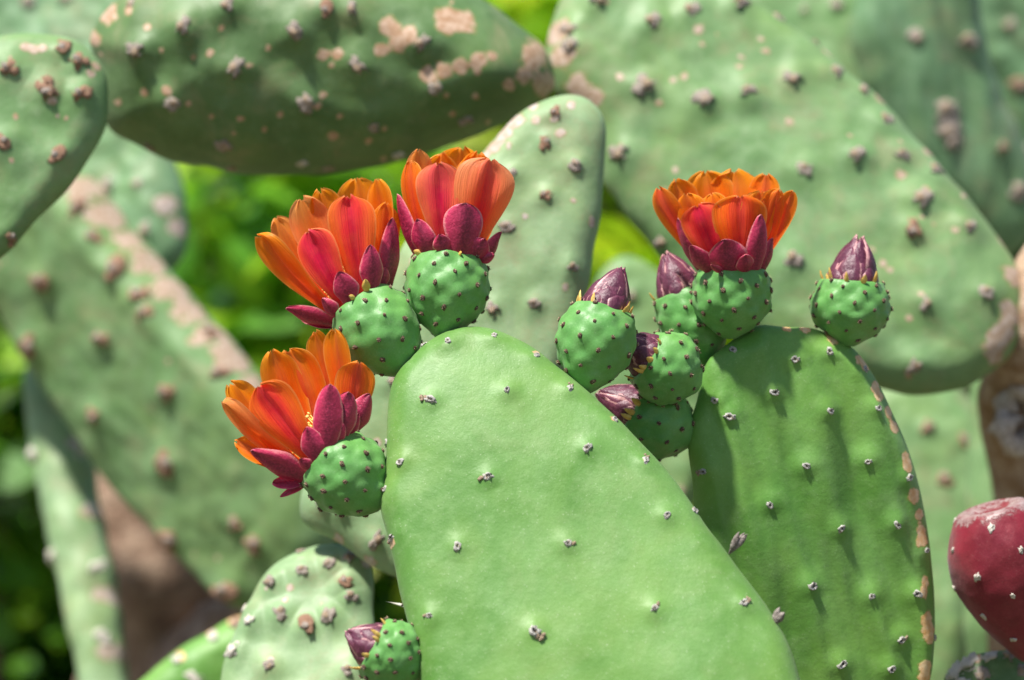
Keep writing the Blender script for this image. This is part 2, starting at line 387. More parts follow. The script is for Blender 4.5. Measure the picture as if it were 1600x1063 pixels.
right_pad, PL_B = pad('deep green ribbed cactus pad with a line of tan scars along its rim',
    [(1188, 508), (1230, 511), (1270, 514), (1305, 528), (1338, 550), (1366, 590), (1389, 635), (1410, 680), (1428, 730), (1442, 790), (1452, 850), (1458, 910),
     (1460, 970), (1458, 1020), (1452, 1063), (1432, 1150), (1385, 1240), (1310, 1300), (1240, 1295), (1180, 1230), (1130, 1130), (1105, 1020), (1094, 940),
     (1087, 860), (1084, 795), (1081, 745), (1076, 700), (1079, 662), (1090, 625), (1096, 592), (1108, 562), (1135, 539), (1160, 521)],
    (1270, 800), 1.962, 0, 11, 0.016, 0.016, 0.5, 'pad_deep',
    [(1232, 560), (1198, 612), (1130, 648), (1110, 626), (1283, 640), (1345, 577), (1360, 635), (1245, 728), (1342, 717), (1412, 746), (1092, 735, 'crust'), (1190, 785), (1302, 824),
     (1388, 817), (1443, 862), (1255, 912), (1350, 928), (1421, 927), (1399, 995, 'crust'), (1302, 1035), (1380, 1042), (1290, 549), (1141, 545), (1458, 995), (1330, 1130), (1250, 1150), (1400, 1120)],
    asize=0.0022, bamp=0.0030, bsig=0.0062, und=0.0085, uscale=33, stretch=(1.4, 0.26, -15), tail=0.024, octave=0.15, seed=9, rings=70, nout=280, wave=0.0007,
    scars=[(1337, 562, 9), (1344, 571, 10), (1362, 606, 9), (1365, 618, 10), (1382, 642, 9), (1390, 667, 10), (1408, 715, 10), (1411, 728, 10), (1421, 774, 12), (1429, 803, 9), (1432, 828, 10), (1434, 842, 12),
           (1437, 907, 9), (1433, 922, 10), (1438, 965, 12), (1443, 982, 13), (1443, 995, 9), (1439, 1040, 12), (1439, 1055, 12), (1227, 512, 6), (1257, 514, 8), (1297, 528, 10)])

low_pad, PL_H = pad('pale green knobbly cactus pad standing below the lowest open flower',
    [(345, 1063), (358, 1010), (384, 950), (408, 906), (448, 873), (500, 853), (545, 853), (573, 868), (582, 896), (585, 950), (588, 1000), (592, 1063), (600, 1150),
     (560, 1250), (470, 1290), (390, 1240), (350, 1150)],
    (480, 980), 2.07, 26, -8, 0.013, 0.017, 0.35, 'pad_pale',
    [(470, 867), (424, 919), (479, 905), (522, 892), (547, 922, 'rust', 1.3), (556, 943), (553, 881), (444, 972), (394, 980, 'white'), (485, 988, 'rust'), (521, 975), (365, 1022, 'white', 1.3),
     (425, 1052), (382, 951, 'white'), (550, 1060), (470, 1110), (420, 1150), (530, 1130)], akind='cork', asize=0.0032, bamp=0.005, bsig=0.0075, und=0.002, seed=21, wave=0.0015, flecks=14,
    scars=[(458, 930, 6), (452, 950, 5), (560, 870, 10), (575, 885, 8)])

# ================================================================== pads out of focus
top_left_pad, PL_C = pad('thick dark green cactus pad lying sideways with its underside in shade',
    [(140, 60), (165, 20), (220, -30), (330, -75), (470, -85), (600, -60), (700, -25), (760, 5), (810, 38), (845, 68), (864, 105), (862, 140), (840, 166), (800, 188),
     (750, 210), (680, 236), (600, 258), (520, 271), (430, 276), (380, 273), (330, 263), (280, 255), (250, 243), (215, 226), (180, 211), (163, 190), (152, 150), (146, 100)],
    (500, 110), 2.22, -7, 3, 0.062, 0.05, 0.9, 'pad_old',
    [(207, 5), (294, 37), (215, 76), (462, 46, 'cork', 1.2), (375, 103), (275, 160), (353, 226), (470, 253, 'white'), (585, 193), (658, 63), (560, 98), (479, 158), (239, 231), (364, 262), (516, 262),
     (723, 188), (514, 8, 'rust', 1.3), (677, 136), (359, 5), (549, 11), (620, 239, 'white')], akind='cork', asize=0.0042, bamp=0.006, bsig=0.010, und=0.003, seed=31, wave=0.002, flecks=26,
    scars=[(352, 42, 5), (424, 73, 5), (506, 84, 8), (528, 82, 8), (519, 100, 5), (381, 182, 5), (440, 174, 5), (498, 162, 6), (533, 177, 5), (704, 174, 5), (234, 141, 6), (606, 41, 14), (622, 62, 14),
           (640, 52, 12), (595, 76, 10), (695, 33, 18), (720, 35, 18), (665, 113, 12), (690, 106, 12), (715, 99, 12), (742, 93, 12), (765, 85, 8), (832, 87, 22), (848, 130, 20), (815, 115, 14), (790, 130, 10), (170, 20, 16), (150, 60, 12)])

top_right_pad, PL_D = pad('large pale green cactus pad with grey corky bumps slanting behind the single open flower',
    [(866, 140), (853, 95), (862, 40), (885, -15), (940, -55), (1020, -65), (1120, -35), (1180, 0), (1240, 45), (1290, 80), (1332, 120), (1374, 155), (1410, 195), (1450, 240), (1490, 285),
     (1530, 332), (1566, 382), (1592, 430), (1600, 480), (1590, 535), (1560, 573), (1520, 600), (1470, 614), (1420, 616), (1370, 606), (1300, 590), (1200, 545), (1120, 490), (1052, 430), (1010, 375), (975, 330),
     (947, 292), (936, 258), (925, 215), (895, 175)],
    (1230, 280), 2.27, 16, 2, 0.028, 0.030, 0.5, 'pad_grey',
    [(1014, 53), (1077, 33), (1152, 18), (1216, 33), (1276, 69), (1306, 126), (1231, 141, 'cork', 1.2), (1160, 163), (1092, 181, 'cork', 1.3), (999, 157, 'cork', 1.2), (933, 18), (885, 60), (1333, 262), (1401, 256),
     (1462, 277), (1246, 286), (1432, 325), (1417, 373, 'rust'), (1508, 367), (1234, 421, 'cork', 1.3), (1529, 476), (1436, 494), (1420, 585), (962, 253, 'cork', 1.2), (1029, 385), (885, 85), (1345, 150), (1380, 200)],
    akind='cork', asize=0.0046, bamp=0.005, bsig=0.010, und=0.003, seed=41, wave=0.002, flecks=34,
    scars=[(1192, 99, 6), (1086, 66, 8), (1047, 145, 5), (1026, 181, 6), (1227, 209, 6), (870, 60, 20), (880, 100, 20), (900, 145, 18), (925, 165, 14), (1572, 375, 16), (1582, 440, 18), (1570, 500, 20), (1548, 555, 18), (1560, 530, 20), (1290, 85, 10), (1375, 160, 10), (1450, 242, 10), (1400, 290, 8), (1437, 315, 8)])

mid_pad, PL_E = pad('pale grey green cactus pad with a scarred rounded tip standing behind the two upper flowers',
    [(802, 186), (850, 158), (890, 149), (925, 160), (945, 195), (944, 270), (933, 370), (918, 450), (895, 540), (850, 640), (780, 760), (710, 860), (650, 902), (592, 890), (532, 852), (486, 826),
     (468, 795), (482, 740), (530, 640), (572, 540), (600, 450), (640, 370), (700, 300), (757, 238)],
    (760, 480), 2.09, 10, -6, 0.016, 0.02, 0.35, 'pad_pale',
    [(854, 232, 'rust'), (903, 268), (857, 313, 'rust'), (803, 280), (794, 364), (839, 482), (776, 485), (900, 421), (540, 800), (510, 790), (590, 850), (620, 600), (870, 180, 'rust'), (740, 330)], akind='cork', asize=0.0034, bamp=0.003, und=0.002, seed=51, wave=0.0015, flecks=18,
    scars=[(790, 212, 13), (775, 232, 12), (808, 192, 13), (835, 170, 10), (870, 190, 9), (880, 215, 8), (895, 170, 8), (760, 250, 9), (530, 845, 10), (580, 880, 10), (840, 195, 8)])

left_top_pad, PL_G = pad('green cactus pad tip with rusty brown bumps jutting in front of the sideways pad',
    [(-170, 200), (-120, 110), (-50, 66), (30, 53), (90, 56), (132, 71), (160, 105), (170, 150), (166, 195), (145, 240), (110, 290), (60, 342), (10, 396), (-60, 440), (-130, 420), (-175, 320)],
    (40, 210), 2.12, 12, 8, 0.016, 0.02, 0.4, 'pad_grey',
    [(15, 119), (73, 148, 'rust', 1.2), (128, 156), (126, 101), (99, 79), (8, 233), (91, 251), (18, 379), (-60, 160), (-80, 280)], akind='rust', asize=0.0044, bamp=0.004, bsig=0.009, und=0.002, seed=61, wave=0.0012, flecks=8,
    scars=[(40, 82, 8), (55, 86, 8), (68, 84, 7), (150, 110, 8), (25, 192, 5)])

left_pad, PL_F = pad('big dull green cactus pad tilted edgeways with a pale corky rim, below the rusty tip',
    [(-120, 330), (-60, 285), (20, 258), (95, 262), (140, 295), (200, 372), (270, 452), (340, 532), (400, 605), (450, 690), (490, 780), (510, 850), (500, 910), (450, 945), (390, 950),
     (330, 900), (270, 835), (200, 765), (130, 665), (60, 560), (0, 465), (-80, 420)],
    (230, 600), 2.62, -10, -33, 0.040, 0.024, 0.2, 'pad_grey',
    [(112, 428), (94, 531), (206, 515), (196, 634), (306, 596), (306, 712, 'rust', 1.4), (306, 830), (415, 802), (440, 836), (268, 478), (330, 512), (368, 575), (399, 905, 'rust'), (150, 318), (178, 362), (212, 405), (250, 448), (40, 330)],
    akind='rust', asize=0.0062, bamp=0.005, bsig=0.011, und=0.003, seed=71, wave=0.002, flecks=14,
    scars=[(128 + 276 * k / 23, 284 + 322 * k / 23, 8 + 4 * math.sin(k * 2.3)) for k in range(24)])

edge_pad, _ = pad('narrow grey green cactus pad seen edge on in front of the brown trunk',
    [(50, 585), (75, 570), (105, 620), (130, 690), (140, 760), (155, 820), (168, 900), (182, 980), (190, 1063), (200, 1160), (180, 1240), (150, 1240), (135, 1160), (135, 1063), (115, 960), (90, 860), (70, 760), (56, 670)],
    (120, 820), 2.70, 12, -38, 0.030, 0.03, 0.5, 'pad_pale',
    [(132, 700), (150, 800), (165, 890), (178, 1000), (80, 720), (110, 880)], akind='white', asize=0.006, bamp=0.004, und=0.004, seed=81, wave=0.004,
    scars=[(130, 690, 12), (150, 800, 12), (175, 930, 14), (185, 1020, 14)])

slant_pad, _ = pad('yellowish green cactus pad edge sloping behind the knobbly pad at the bottom',
    [(200, 1090), (235, 1050), (270, 1022), (320, 990), (368, 964), (420, 960), (460, 1000), (450, 1080), (420, 1170), (340, 1230), (250, 1210), (205, 1150)],
    (330, 1080), 2.38, 6, 10, 0.024, 0.02, 0.4, 'pad_deep',
    [(275, 1030), (330, 995), (368, 972, 'rust'), (300, 1060)], akind='white', asize=0.004, und=0.002, seed=85, wave=0.0015, scars=[(365, 970, 10), (330, 990, 8), (280, 1025, 8)])

back_left_pad, _ = pad('pale bluish cactus pad rising behind the sideways pad',
    [(-140, -120), (40, -170), (200, -120), (235, 40), (262, 200), (290, 320), (285, 400), (240, 440), (180, 430), (110, 350), (20, 230), (-90, 90), (-150, -20)],
    (120, 120), 2.72, 14, -16, 0.024, 0.03, 0.4, 'pad_blue', [(180, 300), (230, 300), (240, 370), (60, 20), (120, 10)], akind='cork', asize=0.005, und=0.005, seed=91, wave=0.002,
    scars=[(270, 330, 16), (285, 360, 14)])

bg1, _ = pad('light green cactus pad peeking over the slanting pad',
    [(1130, -40), (1180, -120), (1270, -150), (1340, -80), (1368, 20), (1368, 120), (1350, 200), (1290, 260), (1210, 220), (1150, 120)],
    (1260, 50), 2.75, 18, 6, 0.018, 0.02, 0.4, 'pad_grey', [(1300, 20), (1250, 30), (1340, 90)], akind='cork', asize=0.004, und=0.003, seed=95, wave=0.002)
bg2, _ = pad('dark bluish folded cactus pad with a brown gash behind the slanting pad',
    [(1330, 40), (1370, -80), (1450, -140), (1520, -80), (1535, 40), (1560, 140), (1600, 230), (1620, 330), (1590, 390), (1540, 400), (1470, 330), (1400, 250), (1350, 150)],
    (1470, 150), 2.68, -2, 8, 0.030, 0.03, 0.4, 'pad_blue', [(1500, 68), (1552, 233, 'rust'), (1468, 175, 'cork', 1.2), (1465, 200, 'cork', 1.5), (1475, 222, 'cork', 1.2), (1580, 300), (1415, 60)], akind='cork', asize=0.006, und=0.007, uscale=20, stretch=(1.6, 0.4, -10), seed=99, wave=0.003)
bg3, _ = pad('shaded dark green cactus pad beside the brown gashed pad',
    [(1525, 60), (1540, -60), (1620, -130), (1720, -80), (1760, 60), (1740, 250), (1680, 360), (1620, 330), (1565, 210)],
    (1620, 120), 2.95, -8, -14, 0.022, 0.025, 0.4, 'pad_blue', [(1595, 130, 'rust', 1.3), (1580, 40), (1600, 240)], akind='cork', asize=0.006, und=0.004, seed=103, wave=0.002)
bg4, _ = pad('soft pale green cactus pad below the brown stem joint',
    [(1340, 620), (1420, 590), (1500, 610), (1545, 680), (1550, 800), (1530, 930), (1500, 1060), (1460, 1180), (1400, 1230), (1350, 1180), (1320, 1060), (1310, 900), (1315, 740)],
    (1440, 850), 2.62, 18, 4, 0.022, 0.03, 0.4, 'pad_grey', [(1470, 760), (1500, 700), (1440, 680), (1510, 850)], akind='rust', asize=0.005, und=0.003, seed=107, wave=0.002)
bg5, _ = pad('bluish green cactus pad behind the ripe red fruit',
    [(1530, 560), (1590, 600), (1660, 640), (1720, 760), (1720, 900), (1680, 1050), (1620, 1160), (1560, 1180), (1520, 1080), (1505, 950), (1510, 800), (1515, 660)],
    (1610, 850), 2.50, 10, -6, 0.022, 0.03, 0.4, 'pad_grey', [(1575, 775, 'rust', 1.4), (1560, 720), (1585, 850)], akind='rust', asize=0.006, und=0.003, seed=111, wave=0.002, scars=[(1575, 770, 14)])
bg6, _ = pad('blurred mid green cactus pad standing behind the cluster of side buds',
    [(925, 460), (955, 410), (1000, 405), (1050, 450), (1105, 560), (1110, 680), (1080, 800), (1020, 860), (960, 800), (925, 690), (912, 560)],
    (1010, 620), 2.55, 14, 4, 0.018, 0.02, 0.4, 'pad_grey', [(980, 470), (1010, 720), (960, 560)], akind='cork', asize=0.004, und=0.003, seed=119, wave=0.002, flecks=8)
fruit_pad, PL_R = pad('scalloped grey edged cactus pad tip bearing the ripe red fruit',
    [(1476, 1075), (1490, 1045), (1520, 1026), (1560, 1018), (1610, 1016), (1670, 1030), (1720, 1070), (1740, 1150), (1700, 1240), (1620, 1290), (1540, 1260), (1490, 1170)],
    (1600, 1100), 2.02, 12, -4, 0.015, 0.018, 0.35, 'pad_old', [(1490, 1050, 'white'), (1512, 1034, 'white', 1.3), (1545, 1026, 'white', 1.2), (1575, 1024), (1530, 1055), (1500, 1075, 'white'), (1595, 1050)],
    akind='cork', asize=0.0042, und=0.002, seed=115, wave=0.002, scars=[(1500, 1040, 9), (1525, 1030, 8), (1580, 1022, 8)])

# ================================================================== fruits, flowers, buds
def petal_material():
    m, nt, b, o = new_mat('petal')
    uv = nd(nt, 'ShaderNodeUVMap', uv_map='UVMap').outputs[0]
    sep = nd(nt, 'ShaderNodeSeparateXYZ'); nt.links.new(uv, sep.inputs[0])
    au = mth(nt, 'ABSOLUTE', mth(nt, 'SUBTRACT', mth(nt, 'MULTIPLY', sep.outputs[0], 2.0), 1.0)); v = sep.outputs[1]
    mp = nd(nt, 'ShaderNodeMapping'); mp.inputs['Scale'].default_value = (38, 1.6, 1); nt.links.new(uv, mp.inputs[0])
    oi = nd(nt, 'ShaderNodeObjectInfo')
    ofs = nd(nt, 'ShaderNodeVectorMath', operation='ADD'); nt.links.new(mp.outputs[0], ofs.inputs[0]); nt.links.new(oi.outputs['Random'], ofs.inputs[1])
    st = noise(nt, 1.0, 4, 0.6, ofs.outputs[0]); 
    tc = nd(nt, 'ShaderNodeTexCoord').outputs['Object']; bl = noise(nt, 90, 4, 0.6, tc)
    scp = nd(nt, 'ShaderNodeSeparateColor'); nt.links.new(oi.outputs['Color'], scp.inputs[0]); tint = scp.outputs[0]
    edge = mth(nt, 'ADD', au, mth(nt, 'MULTIPLY', mth(nt, 'SUBTRACT', st, 0.5), 0.75))
    orange = mix(nt, ramp(nt, mth(nt, 'MULTIPLY', v, v), [(0.05, 0.0), (0.95, 1.0)]), (1.0, 0.10, 0.002), (1.0, 0.36, 0.005))
    orange = mix(nt, mth(nt, 'MULTIPLY', ramp(nt, edge, [(0.6, 0.0), (1.0, 1.0)]), 0.45), orange, (1.0, 0.54, 0.04))
    red = mix(nt, ramp(nt, edge, [(0.32, 0.0), (0.85, 1.0)]), (0.98, 0.060, 0.035), (1.0, 0.23, 0.010))
    mag = mix(nt, ramp(nt, edge, [(0.5, 0.0), (1.0, 1.0)]), (0.84, 0.022, 0.110), (0.97, 0.11, 0.07))
    c = mix(nt, ramp(nt, tint, [(0.1, 0.0), (0.65, 1.0)]), orange, red)
    c = mix(nt, ramp(nt, tint, [(0.62, 0.0), (1.0, 1.0)]), c, mag)
    # darker midrib, strongest towards the base
    rib = mth(nt, 'MULTIPLY', ramp(nt, edge, [(0.0, 1.0), (0.42, 0.0)]), mth(nt, 'ADD', mth(nt, 'MULTIPLY', tint, 0.62), 0.16), True)
    c = mix(nt, rib, c, (0.50, 0.010, 0.075))
    c = mix(nt, mth(nt, 'MULTIPLY', ramp(nt, v, [(0.0, 1.0), (0.42, 0.0)]), mth(nt, 'ADD', mth(nt, 'MULTIPLY', tint, 0.45), 0.28)), c, (0.62, 0.025, 0.030))
    c = mix(nt, mth(nt, 'MULTIPLY', ramp(nt, bl, [(0.4, 0.0), (0.75, 1.0)]), 0.16), c, (0.97, 0.34, 0.10))
    c = mix(nt, mth(nt, 'MULTIPLY', mth(nt, 'MAXIMUM', ramp(nt, au, [(0.9, 0.0), (1.0, 1.0)]), ramp(nt, v, [(0.965, 0.0), (1.0, 1.0)])), 0.45), c, (1.0, 0.58, 0.20))
    pale = mth(nt, 'MULTIPLY', scp.outputs[1], ramp(nt, mth(nt, 'ADD', mth(nt, 'MULTIPLY', au, 0.55), mth(nt, 'MULTIPLY', v, 0.6)), [(0.35, 0.0), (1.0, 1.0)]))  # salmon highlight painted into the colour towards edges and tip, strength per petal
    c = mix(nt, pale, c, (1.0, 0.46, 0.24))
    nt.links.new(c, b.inputs['Base Color']); b.inputs['Roughness'].default_value = 0.33; b.inputs['Specular IOR Level'].default_value = 0.16
    nrm = bump(nt, b, mth(nt, 'ADD', st, mth(nt, 'MULTIPLY', bl, 0.4)), 0.8, 0.0011)
    tr = nd(nt, 'ShaderNodeBsdfTranslucent'); nt.links.new(c, tr.inputs[0]); nt.links.new(nrm, tr.inputs['Normal'])
    mx = nd(nt, 'ShaderNodeMixShader'); mx.inputs[0].default_value = 0.44
    nt.links.new(b.outputs[0], mx.inputs[1]); nt.links.new(tr.outputs[0], mx.inputs[2]); nt.links.new(mx.outputs[0], o.inputs[0])
    return m
def sepal_material(name, c_mid, c_side, c_edge, e0=0.82):
    m, nt, b, o = new_mat(name)
    uv = nd(nt, 'ShaderNodeUVMap', uv_map='UVMap').outputs[0]
    sep = nd(nt, 'ShaderNodeSeparateXYZ'); nt.links.new(uv, sep.inputs[0])
    au = mth(nt, 'ABSOLUTE', mth(nt, 'SUBTRACT', mth(nt, 'MULTIPLY', sep.outputs[0], 2.0), 1.0))
    tc = nd(nt, 'ShaderNodeTexCoord').outputs['Object']; n = noise(nt, 260, 5, 0.65, tc); n2 = noise(nt, 700, 4, 0.6, tc)
    e = mth(nt, 'ADD', au, mth(nt, 'MULTIPLY', mth(nt, 'SUBTRACT', n, 0.5), 0.35))
    c = mix(nt, ramp(nt, e, [(0.1, 0.0), (0.8, 1.0)]), c_mid, c_side)
    c = mix(nt, mth(nt, 'MULTIPLY', ramp(nt, n2, [(0.45, 0.0), (0.7, 1.0)]), 0.35), c, tuple(min(1, x * 1.6 + 0.03) for x in c_side))
    ve = ramp(nt, mth(nt, 'ADD', sep.outputs[1], mth(nt, 'MULTIPLY', n, 0.05)), [(0.965, 0.0), (1.0, 1.0)])
    c = mix(nt, mth(nt, 'MAXIMUM', ramp(nt, e, [(e0, 0.0), (e0 + 0.12, 1.0)]), ve), c, c_edge)
    c = mix(nt, mth(nt, 'MULTIPLY', ramp(nt, sep.outputs[1], [(0.0, 1.0), (0.5, 0.0)]), 0.35), c, tuple(x * 0.55 for x in c_mid))
    nt.links.new(c, b.inputs['Base Color']); b.inputs['Roughness'].default_value = 0.42
    bump(nt, b, n, 0.6, 0.0012)
    return m
M['petal'] = petal_material()
M['sepal'] = sepal_material('sepal', (0.21, 0.009, 0.042), (0.52, 0.026, 0.092), (0.70, 0.20, 0.22))
M['bud_scale'] = sepal_material('bud_scale', (0.080, 0.014, 0.036), (0.150, 0.036, 0.068), (0.58, 0.30, 0.30), 0.77)
M['bract'] = plain('bract', (0.62, 0.36, 0.06), (0.75, 0.55, 0.16), 300, 0.5)
M['stamen'] = plain('stamen', (0.85, 0.50, 0.06), (0.92, 0.72, 0.25), 500, 0.6)
M['stigma'] = plain('stigma', (0.85, 0.60, 0.35), (0.92, 0.80, 0.55), 500, 0.5)
M['red_skin'] = skin_material('red_skin', (0.16, 0.007, 0.018), (0.26, 0.014, 0.034), (0.31, 0.045, 0.06), scar_a=(0.22, 0.09, 0.09), scar_b=(0.36, 0.27, 0.26), speck=0.1, rough=0.40, sheen=0.15, halo_c=(0.20, 0.06, 0.06))

def blade(base, tip, out, width, bulge=0.25, cup=0.5, rnd=0.62, basew=0.32, point=0.0, thick=0.0, curl=0.0, ragged=0.0, nu=11, nv=15, seed=0, notch=0.0, fold=0.0, qmax=1.0, rib=0.0):
    """A petal or scale as a mesh in the frame of base/tip/out; thick > 0 closes it into a lens-like solid."""
    base, tip, out = Vector(base), Vector(tip), Vector(out).normalized()
    ax = tip - base; L = ax.length; t0 = ax.normalized()
    o_ = (out - t0 * out.dot(t0)).normalized()
    ctrl = base + ax * 0.5 + o_ * L * bulge * 1.0
    rr = random.Random(seed)
    V = []; UV = []
    side = t0.cross(o_).normalized()
    rows = []
    for j in range(nv + 1):
        v = j / nv
        v_ = 1 - (1 - v) ** 1.25
        row = []
        for i in range(nu + 1):
            u = -1 + 2 * i / nu
            q = min(qmax, max(0.0, (v_ - rnd) / (1 - rnd))); s = min(1, v_ / rnd); s = s * s * (3 - 2 * s)
            prof = (basew + (1 - basew) * s) * ((1 - q ** 2.5) ** 0.5 * (1 - point) + (1 - q ** 1.25) * point)
            w = width / 2 * max(prof, 0.0)
            vv = v_ - notch * max(0, v_ - 0.8) * math.exp(-(u / 0.22) ** 2)
            p = base * (1 - vv) ** 2 + ctrl * 2 * vv * (1 - vv) + tip * vv * vv
            tg = ((ctrl - base) * (1 - vv) + (tip - ctrl) * vv).normalized()
            on = (o_ - tg * o_.dot(tg)).normalized()
            a = u * cup * 1.35
            rc = w / max(0.15, math.sin(cup * 1.35)) if cup > 0.02 else 0
            x = rc * math.sin(a) if cup > 0.02 else w * u
            dz = -rc * (1 - math.cos(a)) if cup > 0.02 else 0
            dz += abs(u) * fold * w - rib * width * math.exp(-(u / 0.16) ** 2) * min(1, v * 2)
            k = mnoise.noise(Vector((u * 1.7 + seed * 3.1, v * 2.2, seed * 0.37)))
            p = p + side * x + on * (dz + curl * w * v ** 3 + 0.13 * width * k * v)
            if ragged and v > 0.55:
                p = p + tg * ragged * L * (v - 0.55) * 2.2 * (mnoise.noise(Vector((u * 3.5, seed * 5.3, 0))) + 0.7 * mnoise.noise(Vector((u * 11, seed * 2.3, 4))))
            row.append((p, on, (0.5 + u / 2, v)))
        rows.append(row)
    V = [c[0] for r in rows for c in r]; UVv = [c[2] for r in rows for c in r]
    n = (nu + 1); F = [(j * n + i, j * n + i + 1, (j + 1) * n + i + 1, (j + 1) * n + i) for j in range(nv) for i in range(nu)]
    if thick:
        k = len(V)
        for j, r in enumerate(rows):
            for i, c in enumerate(r):
                u = -1 + 2 * i / nu; V.append(c[0] - c[1] * thick * (1 - u * u) * (1 - (j / nv) ** 3)); UVv.append(c[2])
        F += [tuple(k + q for q in f[::-1]) for f in F]
    me = bpy.data.meshes.new('petal'); me.from_pydata([tuple(v) for v in V], [], F)
    uvl = me.uv_layers.new(name='UVMap')
    idx = np.empty(len(me.loops), int); me.loops.foreach_get('vertex_index', idx)
    uvl.data.foreach_set('uv', np.array(UVv, np.float32)[idx].ravel())
    me.polygons.foreach_set('use_smooth', [True] * len(me.polygons)); me.update()
    return me

def frame(base_px, top_px, depth, lean):
    """Axis frame of a fruit from its foot and its top in the photograph, leaning towards the camera by an angle."""
    b = at(*base_px, depth); t = at(*top_px, depth); d = t - b; L = d.length / math.cos(math.radians(lean))
    a = (d.normalized() * math.cos(math.radians(lean)) + Vector((0, -1, 0)) * math.sin(math.radians(lean))).normalized()
    f = (Vector((0, -1, 0)) - a * a.dot(Vector((0, -1, 0)))).normalized()        # towards the camera
    # right-hand frame: x = right, y = away from camera, z = axis
    y = -f; x = y.cross(a)
    Mx = Matrix((x, y, a)).transposed().to_4x4(); Mx.translation = b
    return Mx, L

def fruit_body(parent, L, W, n_ar, seed, toprad=0.80, name='fruit', mat='fruit_skin', apool=FRA, asize=0.0015, amp=0.0020, flat=0.9, belly=0.58, sig=0.0042, inset=0.10, scar_top=0.0):
    rr = random.Random(seed); nr, ns = 52, 72; R = W / 2
    def rad(t):                                           # profile, 0 = foot, 1 = crown rim
        if t < belly: q = t / belly; return R * (0.16 + 0.84 * math.sin(q * math.pi / 2) ** 0.92) if t > 0 else R * 0.16
        q = (t - belly) / (1 - belly); return R * (1 - (1 - toprad) * q ** 2.0)
    ar = []
    for i in range(n_ar):
        t = 0.10 + 0.895 * ((i + 0.5) / n_ar) ** 0.88
        a = i * 2.39996 + seed; ar.append((t + rr.uniform(-0.012, 0.012), a + rr.uniform(-0.07, 0.07)))
    def base_pt(t, a): r = rad(t); return np.array([r * math.cos(a), r * math.sin(a) * flat, t * L])
    ap = np.array([base_pt(t, a) for t, a in ar])
    V = []; ts = [0.5 * (1 - math.cos(math.pi * j / nr)) * 0.35 + 0.65 * j / nr for j in range(nr + 1)]
    for t in ts:
        for k in range(ns):
            a = 2 * math.pi * k / ns; p = base_pt(t, a)
            d2 = ((ap - p) ** 2).sum(1); g = np.exp(-d2 / (2 * sig ** 2)).max() if len(ap) else 0
            nz = mnoise.noise(Vector(p) * 60 + Vector((seed, 0, 0))) * 0.0012 + mnoise.noise(Vector(p) * 150 + Vector((seed, 0, 0))) * 0.0004
            dirv = np.array([math.cos(a), math.sin(a), 0.25 * (t - 0.3)]); p = p + dirv * (amp * g + nz)
            V.append(tuple(p))
    m = len(V)
    for q, z in ((0.80, 1.0), (0.45, 1 - inset), (0.02, 1 - inset * 1.3)):
        for k in range(ns):
            a = 2 * math.pi * k / ns; V.append((rad(1) * q * math.cos(a), rad(1) * q * math.sin(a) * flat, L * z + (0.001 if q > 0.7 else 0)))
    F = [(j * ns + k, j * ns + (k + 1) % ns, (j + 1) * ns + (k + 1) % ns, (j + 1) * ns + k) for j in range(nr + 3) for k in range(ns)]
    F.append(tuple(range(ns))[::-1])
    me = bpy.data.meshes.new(name); me.from_pydata(V, [], F); me.materials.append(M[mat])
    me.polygons.foreach_set('use_smooth', [True] * len(me.polygons))
    A_ = me.attributes.new('scar', 'FLOAT', 'POINT')
    A_.data.foreach_set('value', np.array([max(0.0, min(1.0, (v[2] / L - 0.90) * 6)) * scar_top for v in V], np.float32)); me.update()
    fo = link(name, me, parent)
    no = np.empty(len(V) * 3); me.vertex_normals.foreach_get('vector', no); no = no.reshape(-1, 3); co = np.array(V)
    for p in ap:
        i = np.argmin(((co[:m] - p) ** 2).sum(1)); nv = Vector(no[i]); s = asize * rr.uniform(0.8, 1.2)
        o = link('areole', rr.choice(apool), fo)
        o.matrix_local = Matrix.Translation(Vector(co[i])) @ nv.to_track_quat('Z', 'Y').to_matrix().to_4x4() @ Matrix.Rotation(rr.uniform(-0.7, 0.7), 4, 'Z') @ Matrix.Diagonal((s, s * rr.uniform(0.9, 1.3), s * rr.uniform(0.8, 1.2), 1))
    return fo, rad(1)

def root_empty(name, Mx, label, cat, group=None):
    o = link(name, None); o.empty_display_size = 0.01; o.matrix_world = Mx
    return tag(o, label, cat, group)

